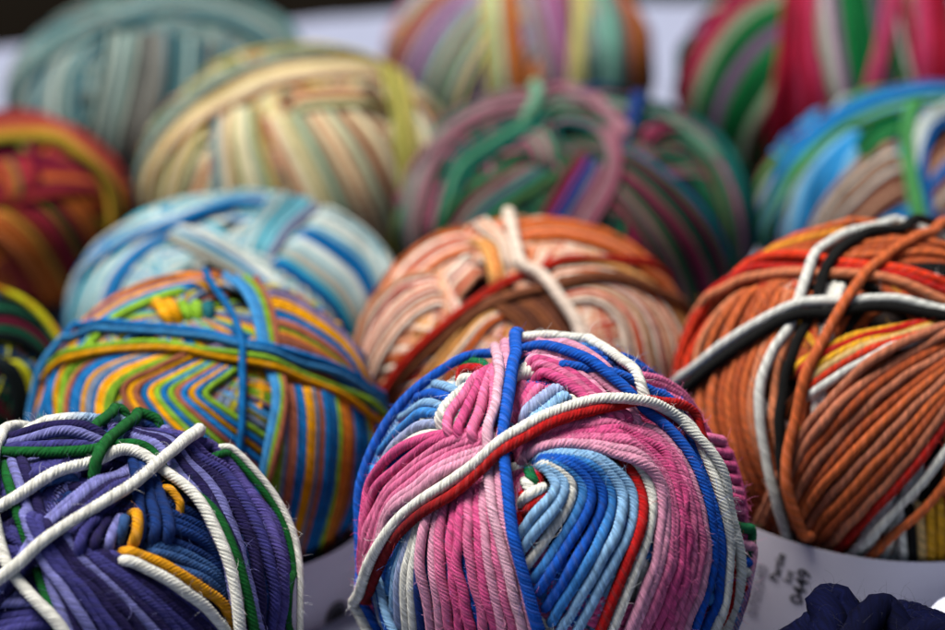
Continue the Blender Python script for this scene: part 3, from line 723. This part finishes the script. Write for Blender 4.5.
# ================================================================== pale blue ball
B5 = Ball('yarn_ball', 234, 308, 166, 118, .0009, 'pale blue and turquoise ball between the rainbow striped ball and the cream one', G, pole=(225, 250), core='#14303c')
D0 = dict(detail=0)
B5.winding(['aw', 'ac', 'ag', 'at', 'aw', 'ab', 'aw', 'ac'], [(66, 1.0)], run=(2, 5), **D0)
B5.band('strand_band', [(178, 212), (140, 222), (108, 243), (84, 275), (70, 315)], [(168, 232), (138, 256), (118, 282), (108, 315)], 14, 'ac,at,ac,aw,ac,at,ac,aw,aw,ab,ab,ad,ab,ab', 'xx', 'blue strands on the left side', **D0)
B5.band('strand_band', [(325, 200), (355, 212), (388, 238), (402, 275)], [(272, 262), (305, 285), (335, 312), (352, 345)], 20, 'ac,aw,aw,ac,aw,aw,ac,ab,ad,ad,ab,aw,aw,ac,aw,ag,ag,at,ad,ad', 'sx', 'pale strands with a blue stripe on the right side', **D0)
B5.band('strand_band', [(165, 226), (205, 234), (245, 257), (285, 292), (312, 322)], [(158, 236), (195, 258), (238, 282), (275, 312)], 10, 'aw,aw,aw,ab,ab,ac,ag,aw,ag,at', 'sx', 'pale strands slanting down to the right', **D0)
B5.band('strand_band', [(150, 224), (200, 202), (240, 191), (285, 192), (325, 202)], [(158, 230), (205, 214), (242, 204), (290, 202), (320, 208)], 7, 'ac,ab,aw,ac,ab,ab,ad', 'xs', 'blue strands over the top', **D0)
B5.band('strand_band', [(282, 194), (262, 215), (245, 252)], [(328, 204), (297, 226), (270, 264)], 11, 'ac,aw,ab,at,ac,aw,at,ac,aw,al,al', 'ss', 'turquoise strands slanting to the left', **D0)
B5.finish()

# ================================================================== purple and green ball
B6 = Ball('yarn_ball', 577, 211, 181, 126, .00095, 'dark green, mauve and pink ball behind the salmon one', G, pole=(560, 140), core='#10201e')
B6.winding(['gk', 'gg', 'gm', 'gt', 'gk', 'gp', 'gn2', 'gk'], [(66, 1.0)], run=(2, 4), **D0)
B6.band('strand_band', [(618, 146), (660, 172), (702, 212), (734, 260), (752, 315)], [(606, 192), (630, 225), (655, 265), (680, 320)], 16, 'gb,gg,gm,gk,gk,gg,gm,gm,gk,gk,gn2,gp,gk,gg,gm,gk', 'sx', 'dark green and wine strands on the right side', **D0)
B6.band('strand_band', [(640, 102), (692, 116), (732, 150), (752, 200), (758, 250)], [(650, 142), (690, 144), (716, 176), (728, 216), (736, 262)], 11, 'gt,gk,gt,gt,gv,gp,gp,gv,gg,gt,gn2', 'sx', 'mauve and green strands at the upper right', **D0)
B6.band('strand_band', [(645, 140), (665, 125), (690, 116)], [(652, 146), (675, 134), (700, 126)], 4, 'gm,gm,gk,gm', 'ss', None, **D0)
B6.band('strand_band', [(545, 92), (500, 96), (455, 112), (420, 143), (402, 185), (396, 235)], [(500, 112), (470, 122), (444, 142), (428, 175), (420, 220)], 10, 'gs,gt,gs,gl,gt,gl,gp,gl,gg,gp', 'xx', 'mauve strands sweeping down the left side', **D0)
B6.band('strand_band', [(545, 96), (512, 118), (482, 140), (450, 165), (436, 210)], [(548, 108), (525, 132), (495, 152), (462, 178), (446, 222)], 6, 'gt,gg,gs,gg,gg,gt', 'sx', 'green strands below the mauve ones', **D0)
B6.band('strand_band', [(522, 163), (490, 180), (458, 202), (438, 232)], [(562, 174), (532, 196), (500, 218), (478, 245)], 12, 'gn2,gg,gm,gp,gs,gp,gv,gt,gt,gn2,gn2,gt', 'sx', 'pink and green strands slanting down to the left', **D0)
B6.band('strand_band', [(582, 150), (560, 180), (538, 218)], [(614, 165), (602, 195), (576, 235)], 9, 'gn2,gm,gm,gb,gb,gv,gm,gp,gp', 'sx', 'wine and navy strands in the middle', **D0)
B6.band('strand_band', [(508, 150), (520, 142), (530, 152), (535, 168)], [(520, 140), (540, 135), (552, 155), (555, 172)], 6, 'gp,gs,gg,gp,gs,gm', 'ss', 'pale knot of strands', **D0)
B6.band('strand_band', [(545, 112), (580, 112), (620, 122)], [(548, 124), (580, 126), (610, 138)], 6, 'gg,gg,gt,gp,gv,gt', 'ss', None, **D0)
B6.band('strand_band', [(640, 92), (634, 115), (624, 145)], [(652, 95), (646, 118), (636, 145)], 6, 'gb,gp,gb,gm,gk,gn2', 'xs', 'navy strands at the top', **D0)
B6.band('crossing_strand', [(520, 92), (560, 84), (600, 98), (628, 124), (636, 140)], [(525, 99), (560, 92), (595, 106), (615, 126), (622, 142)], 4, 'gl,gp,gp,gl', 'xs', 'mauve strands looping over the top', **D0)
B6.band('crossing_strand', [(590, 128), (606, 140), (612, 160), (608, 185), (592, 212), (570, 245)], [(600, 126), (616, 140), (622, 162), (618, 188), (602, 216), (580, 250)], 4, 'gl,gp,gp,gl', 'sx', 'light pink loop in the middle', **D0)
B6.line('crossing_strand', [(532, 88), (534, 100), (526, 116), (512, 124)], 'gs', 'ss', 'pale green strand at the top', r=.002, **D0)
B6.finish()

# ================================================================== cream ball
B7 = Ball('yarn_ball', 297, 172, 158, 124, .00092, 'cream, yellow and sage ball behind the pale blue one', G, pole=(345, 100), core='#4a3a22')
B7.winding(['kc', 'ky', 'ks', 'kg', 'kc', 'ko', 'kc', 'kv'], [(66, 1.0)], run=(2, 5), **D0)
B7.band('strand_band', [(212, 86), (176, 104), (150, 140), (140, 185), (142, 235)], [(207, 110), (192, 150), (180, 190), (174, 235)], 14, 'ks,ky,ko,kv,kc,kb,ky,kg,kc,kb,ky,ks,kc,kv', 'sx', 'yellow and brown strands on the left side', **D0)
B7.band('strand_band', [(260, 115), (280, 160), (312, 225)], [(350, 100), (388, 145), (415, 200)], 24, 'ko,ks,kc,kc,ky,kc,kc,kg,kg,kc,ko,ks,kc,ko,kc,kg,kc,ko,kb,ko,kc,kc,kb,ko', 'sx', 'cream and orange strands slanting down to the right', **D0)
B7.band('strand_band', [(400, 90), (425, 130), (435, 190)], [(430, 90), (448, 130), (455, 180)], 7, 'kc,kt,kc,ko,kb,kc,ks', 'sx', 'strands on the right side', **D0)
B7.band('strand_band', [(212, 98), (210, 140), (216, 215)], [(256, 104), (264, 150), (292, 215)], 14, 'kt,kt,kc,ks,kv,kc,kg,kc,kc,kg,kg,ky,kb,kc', 'sx', 'sage and cream strands in the middle', **D0)
B7.band('strand_band', [(170, 112), (215, 76), (275, 55), (335, 48), (390, 58), (435, 90)], [(232, 106), (282, 84), (340, 76), (390, 80), (428, 108)], 12, 'kg,kt,kg,kb,ky,ks,ky,kc,kc,ks,kc,ko', 'xx', 'yellow strands arching over the top', **D0)
B7.band('strand_band', [(285, 98), (325, 90), (375, 92)], [(290, 116), (330, 110), (380, 110)], 5, 'ko,ks,kc,ky,kg', 'ss', 'strands across the hollow at the top', **D0)
B7.band('crossing_strand', [(384, 60), (394, 95), (400, 130), (402, 180)], [(400, 58), (412, 95), (416, 130), (416, 180)], 5, 'kv,ky,kv,kv,ky', 'xx', 'olive strands running down the right', **D0)
B7.finish()

# ================================================================== teal ball
B8 = Ball('yarn_ball', 166, 94, 158, 106, .00092, 'grey teal ball at the back left corner of the cloth', G, pole=(150, 40), core='#142426')
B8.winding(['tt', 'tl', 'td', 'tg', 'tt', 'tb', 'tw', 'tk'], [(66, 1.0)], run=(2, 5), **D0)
B8.band('strand_band', [(60, 25), (30, 55), (14, 100), (14, 160)], [(112, 30), (80, 62), (74, 110), (92, 165)], 16, 'tt,tl,tl,tw,tb,td,tb,tl,tw,tw,tb,td,tl,tt,td,tb', 'sx', 'pale teal strands on the left side', **D0)
B8.band('strand_band', [(104, 28), (100, 70), (86, 150)], [(168, 28), (164, 80), (142, 170)], 14, 'td,tl,tl,tw,tt,tl,tl,tg,tk,tg,tg,tg,tk,td', 'sx', 'pale teal and grey strands in the middle', **D0)
B8.band('strand_band', [(168, 28), (168, 80), (160, 170)], [(232, 45), (222, 90), (205, 150)], 13, 'tb,td,tt,tb,tl,td,tg,tb,tk,tg,tt,tb,tg', 'sx', 'grey strands on the right', **D0)
B8.band('strand_band', [(30, 60), (80, 18), (150, -6), (230, -6), (288, 20), (316, 70)], [(90, 38), (160, 14), (215, 22), (260, 46), (294, 84)], 15, 'tt,tg,tt,tl,tg,td,tl,tt,tb,tg,tt,td,td,tt,td', 'xx', 'grey teal strands arching over the top', **D0)
B8.finish()

# ================================================================== pastel ball
B9 = Ball('yarn_ball', 518, 62, 134, 105, .00092, 'pastel pink, mint and orange ball at the back in the middle', G, pole=(520, -30), core='#5a3a3a')
B9.winding(['fo', 'fp', 'fl', 'ft', 'fy', 'fm', 'fv', 'fl'], [(68, 1.0)], run=(3, 6), **D0)
B9.band('strand_band', [(505, -35), (445, -15), (405, 25), (385, 75), (388, 130)], [(505, -5), (488, 40), (465, 90), (445, 150)], 18, 'fo,fo,fp,fp,fl,fv,fv,fp,ft,ft,fb,fr,ft,fg,fy,fp,fg,fy', 'sx', 'pink, lilac and mint strands on the left side', **D0)
B9.band('strand_band', [(518, -20), (532, 30), (560, 120)], [(572, -20), (577, 30), (582, 120)], 12, 'fl,fl,fm,fl,fm,fm,fv,fm,fm,fd,fm,fl', 'sx', 'grey mauve strands in the middle', **D0)
B9.band('strand_band', [(596, -25), (612, 30), (612, 120)], [(634, -20), (650, 30), (654, 110)], 12, 'ft,fg,fg,fg,fm,fd,fo,fb,fo,fb,fb,fd', 'sx', 'green and orange strands on the right side', **D0)
B9.band('strand_band', [(482, -35), (484, 20), (490, 120)], [(512, -35), (518, 30), (532, 120)], 10, 'fy,fy,fy,ft,fo,fo,fb,fo,fb,fo', 'xx', 'yellow and orange strands running down', **D0)
B9.band('crossing_strand', [(580, -35), (576, 30), (568, 110)], [(592, -35), (588, 30), (580, 110)], 5, 'fy,fy,fy,fy,fy', 'xx', 'pale yellow strands running down', **D0)
B9.finish()

# ================================================================== red and green ball
B10 = Ball('yarn_ball', 835, 84, 160, 119, .00092, 'crimson and green ball at the back right corner', G, pole=(850, -10), core='#2a0a14')
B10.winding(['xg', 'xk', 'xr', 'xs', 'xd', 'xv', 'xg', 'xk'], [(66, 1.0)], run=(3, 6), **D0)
B10.band('strand_band', [(790, -30), (735, -5), (698, 40), (679, 95), (678, 145)], [(790, 70), (772, 105), (752, 140), (740, 180)], 20, 'xp,xr,xp,xs,xs,xg,xk,xg,xk,xv,xv,xg,xg,xg,xk,xk,xg,xs,xs,xd', 'sx', 'green, pale and crimson strands on the left side', **D0)
B10.band('strand_band', [(842, -20), (846, 50), (852, 130)], [(905, -20), (918, 50), (935, 120)], 13, 'xg,xg,xk,xk,xg,xk,xv,xk,xk,xg,xw,xd,xr', 'xx', 'dark green strands in the middle', **D0)
B10.band('strand_band', [(812, -20), (822, 50), (842, 130)], [(834, -20), (842, 50), (856, 130)], 6, 'xs,xw,xw,xv,xv,xv', 'xx', 'pale grey strands', **D0)
B10.band('strand_band', [(784, -25), (778, 60), (770, 120), (768, 210)], [(814, -25), (814, 50), (826, 110), (822, 200)], 14, 'xr,xd,xr,xr,xd,xr,xr,xp,xr,xd,xr,xp,xp,xd', 'xx', 'crimson strands hanging down the front', **D0)
B10.band('strand_band', [(922, -20), (925, 40), (918, 110)], [(950, -20), (955, 40), (950, 110)], 7, 'xp,xp,xr,xr,xd,xr,xd', 'xx', 'crimson strands at the right', **D0)
B10.band('crossing_strand', [(892, -20), (882, 40), (858, 120)], [(902, -20), (892, 40), (868, 120)], 4, 'xp,xp,xp,xr', 'xx', 'pink strands slanting down', **D0)
B10.finish()

# ================================================================== blue and brown ball, right edge
B11 = Ball('yarn_ball', 925, 210, 168, 128, .00092, 'bright blue, green and brown ball at the right edge behind the orange one', G, pole=(900, 150), core='#0c1a24')
B11.winding(['bd', 'bb', 'br', 'bt', 'bg', 'bw', 'bbr', 'bb'], [(66, 1.0)], run=(3, 6), **D0)
B11.band('strand_band', [(856, 124), (820, 150), (792, 190), (780, 245)], [(864, 134), (850, 160), (843, 195), (842, 250)], 16, 'bw,bs,bs,bb,bb,bb,bb,bb,bb,bb,bd,bb,bs,bs,bs,bd', 'sx', 'bright blue strands on the left side', **D0)
B11.band('strand_band', [(898, 138), (868, 155), (846, 178)], [(910, 195), (880, 215), (848, 245)], 14, 'bt,bt,bw,bt,bbr,bt,bw,br,br,br,bt,bbr,br,bd', 'sx', 'brown strands slanting down to the left', **D0)
B11.band('strand_band', [(905, 110), (870, 125), (850, 155)], [(912, 128), (885, 138), (858, 165)], 5, 'bgn,bgn,bgn,bg,bgn', 'ss', 'dark green strands', **D0)
B11.band('strand_band', [(975, 125), (945, 145), (920, 175)], [(975, 185), (945, 205), (920, 235)], 9, 'br,bbr,bt,bd,bd,bbr,br,bw,bt', 'xs', 'brown and blue strands at the right edge', **D0)
B11.band('crossing_strand', [(960, 82), (915, 84), (865, 95), (818, 122), (782, 160), (762, 205)], [(960, 88), (915, 92), (870, 104), (824, 130), (790, 166), (770, 210)], 5, 'bd,bd,bb,bd,bb', 'xx', 'blue strands around the top', **D0)
B11.band('crossing_strand', [(960, 92), (915, 97), (870, 110), (826, 134), (792, 168), (766, 215)], [(960, 98), (918, 102), (874, 116), (830, 140), (798, 174), (772, 220)], 4, 'bg,bg,bs,bg', 'xx', 'green strands around the top', **D0)
B11.band('crossing_strand', [(955, 100), (930, 112), (916, 135), (912, 170), (922, 225)], [(960, 118), (936, 130), (926, 155), (924, 180), (934, 225)], 6, 'bw,bw,bw,bd,bd,bd', 'xx', 'white and blue strands running down', **D0)
B11.band('crossing_strand', [(912, 98), (903, 120), (903, 160), (914, 225)], [(922, 98), (911, 120), (911, 160), (924, 225)], 4, 'bg,bg,bg,bg', 'sx', 'green strands running down', **D0)
B11.finish()

# ================================================================== red and orange ball, left edge
B12 = Ball('yarn_ball', 2, 212, 130, 101, .00092, 'brick red and orange ball at the left edge', G, pole=(30, 165), core='#2a0c10')
B12.winding(['yr', 'yo', 'yb', 'ym', 'yg', 'yb', 'yo', 'yr'], [(66, 1.0)], run=(3, 6), **D0)
B12.band('strand_band', [(38, 178), (72, 195), (104, 240)], [(-30, 225), (15, 260), (50, 310)], 22, 'yo,yo,yo,ym,ym,ym,yg,yg,yr,ym,yr,yr,yb,yy,yg,yo,yo,yo,yb,yo,yb,yb', 'sx', 'orange, olive and wine strands slanting down to the right', **D0)
B12.band('strand_band', [(-30, 158), (20, 154), (65, 162)], [(-30, 205), (20, 205), (65, 198)], 9, 'ym,yr,yo,ym,yr', 'oo', 'wine and red strands in the hollow', **D0)
B12.band('strand_band', [(-10, 160), (5, 185), (5, 215)], [(32, 155), (38, 175), (42, 195)], 9, 'yr,yo,yp,yg,ym,yr,yr,ym,ym', 'ss', None, **D0)
B12.band('strand_band', [(60, 124), (100, 148), (126, 188), (132, 235)], [(78, 150), (95, 166), (112, 200), (110, 250)], 11, 'yb,yb,yb,yr,yb,yb,yp,yp,yy,yy,yg', 'xx', 'brown and yellow strands at the right edge', **D0)
B12.band('strand_band', [(-70, 135), (-20, 116), (25, 112), (65, 124), (95, 150)], [(-60, 158), (-20, 146), (20, 140), (60, 142), (85, 160)], 9, 'yr,yr,yp,yp,yo,yy,yy,yy,yg', 'xx', 'red and yellow strands over the top', **D0)
B12.finish()

# ================================================================== dark ball, left edge
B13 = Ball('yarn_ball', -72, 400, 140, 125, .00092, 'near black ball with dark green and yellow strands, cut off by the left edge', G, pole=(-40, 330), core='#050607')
B13.winding(['zk', 'zg', 'zk', 'zm', 'zk', 'zb', 'zk', 'zy'], [(66, 1.0)], run=(2, 4), **D0)
B13.band('strand_band', [(-40, 305), (10, 300), (45, 318), (66, 350)], [(-40, 345), (10, 340), (40, 355), (60, 385)], 11, 'zk,zg,zg,zk,zk,zm,zk,zg,zg,zk,zk', 'xx', 'dark green strands', **D0)
B13.band('strand_band', [(-10, 355), (12, 385), (20, 440)], [(40, 358), (55, 385), (62, 430)], 10, 'zk,zk,zk,zy,zy,zg,zb,zb,zm,zk', 'sx', 'yellow and blue strands low on the right', **D0)
B13.band('crossing_strand', [(-30, 284), (8, 278), (35, 284), (55, 300)], [(-30, 292), (8, 286), (34, 292), (52, 306)], 3, 'zy,zo,zy', 'xx', 'yellow strands over the top', **D0)
B13.finish()

# ================================================================== navy ball and white ball in the near corner
B14 = Ball('yarn_ball', 880, 716, 140, 122, .0022, 'fluffy navy ball in the near right corner, in front of the paper band', G, pole=(775, 700), core='#060828')
B14.winding(['n1', 'n2', 'n1', 'n1'], [(60, 1.0), (45, .5)], run=(2, 4), detail=1, pitch=.012)
fat = dict(detail=1, pitch=.03, r=.0044)
B14.line('strand', [(748, 690), (760, 656), (778, 640), (798, 652), (815, 680)], 'n2', 'xx', None, **fat)
B14.line('strand', [(775, 670), (788, 634), (806, 620), (828, 630), (850, 662)], 'n1', 'xx', None, **fat)
B14.line('strand', [(802, 650), (814, 617), (832, 606), (862, 620), (896, 660)], 'n1', 'xx', None, **fat)
B14.line('strand', [(849, 637), (868, 610), (888, 604), (916, 620), (955, 652)], 'n2', 'xx', None, **fat)
B14.line('strand', [(902, 665), (922, 642), (942, 638), (970, 652)], 'n1', 'xx', None, **fat)
B14.finish(4000, lmax=.006, rad=.00003, bright=1.0)
B15 = Ball('yarn_ball', 988, 660, 80, 76, .0018, 'white ball barely showing in the lower right corner beside the navy one', G, pole=(980, 620), core='#8a8a96')
B15.winding(['w1', 'w2', 'w1'], [(60, 1.0)], run=(2, 4), detail=1, pitch=.01)
B15.finish()


# ------------------------------------------------------------------ setting
def box(name, x0, x1, y0, y1, z0, z1, mat, parent=None):
    V = [(x, y, z) for x in (x0, x1) for y in (y0, y1) for z in (z0, z1)]
    Fc = [(0, 1, 3, 2), (4, 6, 7, 5), (0, 4, 5, 1), (2, 3, 7, 6), (0, 2, 6, 4), (1, 5, 7, 3)]
    return mesh_obj(name, V, Fc, mat, parent, smooth=False)

back_px = [(-260, 62), (-60, 55), (25, 47), (150, 30), (330, 9), (400, 7), (520, 6), (650, 4), (715, 2), (860, -6), (1100, -14)]
back = np.array([plane_point(x, y) for x, y in back_px])
BX = np.linspace(back[0, 0], back[-1, 0], 90)
BY = np.interp(BX, back[:, 0], back[:, 1])
ny = 120
y0 = .45
V = []
for i, (x, yb) in enumerate(zip(BX, BY)):
    for j in range(ny):
        t = j / (ny - 1)
        y = y0 + (yb + .006 * math.sin(x * 31) - y0) * t
        z = -.0012 + .0011 * math.sin(x * 37 + 5 * math.sin(y * 9)) * math.sin(y * 23 + x * 8)
        V.append((x, y, z))
    V.append((x, yb + .008, -.006)); V.append((x + .002, yb + .011, -.05)); V.append((x, yb + .014 + .004 * math.sin(x * 60), -.16))
w_ = ny + 3
Fc = [(i * w_ + j, i * w_ + j + 1, (i + 1) * w_ + j + 1, (i + 1) * w_ + j) for i in range(len(BX) - 1) for j in range(w_ - 1)]
Fc = [f[::-1] for f in Fc]
cloth = mesh_obj('tablecloth', V, Fc, M_CLOTH)
tag(cloth, 'white cotton cloth spread under all the balls of yarn', 'tablecloth')
ymin = float(BY.min()) - .01
tbl = empty('display_table', (0, 1.0, -.75))
tag(tbl, 'dark wooden table hidden beneath the white cloth', 'table')
box('tabletop', float(BX[0]) + .01, float(BX[-1]) - .01, .46 - 1, ymin - 1, -.03 + .75, -.006 + .75, M_WOOD, tbl)
for x in (BX[0] + .05, BX[-1] - .05):
    for y in (.5, ymin - .05):
        box('leg', x - .02, x + .02, y - 1.02, y - .98, 0, .72, M_WOOD, tbl)
g = box('ground', -30, 30, -10, 60, -.80, -.75, M_GROUND); tag(g, kind='structure')

# ------------------------------------------------------------------ light
world = bpy.data.worlds.new('World'); scene.world = world; world.use_nodes = True
nt = world.node_tree
sky = nt.nodes.new('ShaderNodeTexSky'); sky.sky_type = 'NISHITA'; sky.sun_disc = False
SUN_EL, SUN_AZ = math.radians(72), math.radians(-75)      # azimuth from +Y towards +X
sky.sun_elevation = SUN_EL; sky.sun_rotation = SUN_AZ
sky.air_density = 1.0; sky.dust_density = 4.0; sky.ozone_density = 1.0
nt.links.new(sky.outputs[0], nt.nodes['Background'].inputs[0])
nt.nodes['Background'].inputs[1].default_value = .05
sun = bpy.data.lights.new('sun', 'SUN'); sun.energy = 4.2; sun.angle = math.radians(32); sun.color = (1, .95, .87)
so = bpy.data.objects.new('sun', sun); col.objects.link(so)
dv = Vector((math.sin(SUN_AZ) * math.cos(SUN_EL), math.cos(SUN_AZ) * math.cos(SUN_EL), math.sin(SUN_EL)))
so.rotation_euler = dv.to_track_quat('Z', 'Y').to_euler()

# ------------------------------------------------------------------ camera object
cam = bpy.data.cameras.new('camera'); co = bpy.data.objects.new('camera', cam); col.objects.link(co)
cam.sensor_width = 36; cam.lens = F / PW * 36
cam.clip_start = .01; cam.clip_end = 200
co.location = CAM.tolist(); co.rotation_euler = (math.radians(90) - PITCH, 0, 0)
cam.dof.use_dof = True
cam.dof.focus_distance = FOCUS
cam.dof.aperture_fstop = cam.lens / 1000 / APERTURE
cam.dof.aperture_blades = 0
scene.camera = co
scene.render.engine = 'CYCLES'
scene.cycles.use_denoising = True
scene.cycles.max_bounces = 8; scene.cycles.diffuse_bounces = 3
vs = scene.view_settings
vs.view_transform = 'Standard'; vs.look = 'None'; vs.gamma = 1; vs.exposure = EXPOSURE
vs.use_curve_mapping = False
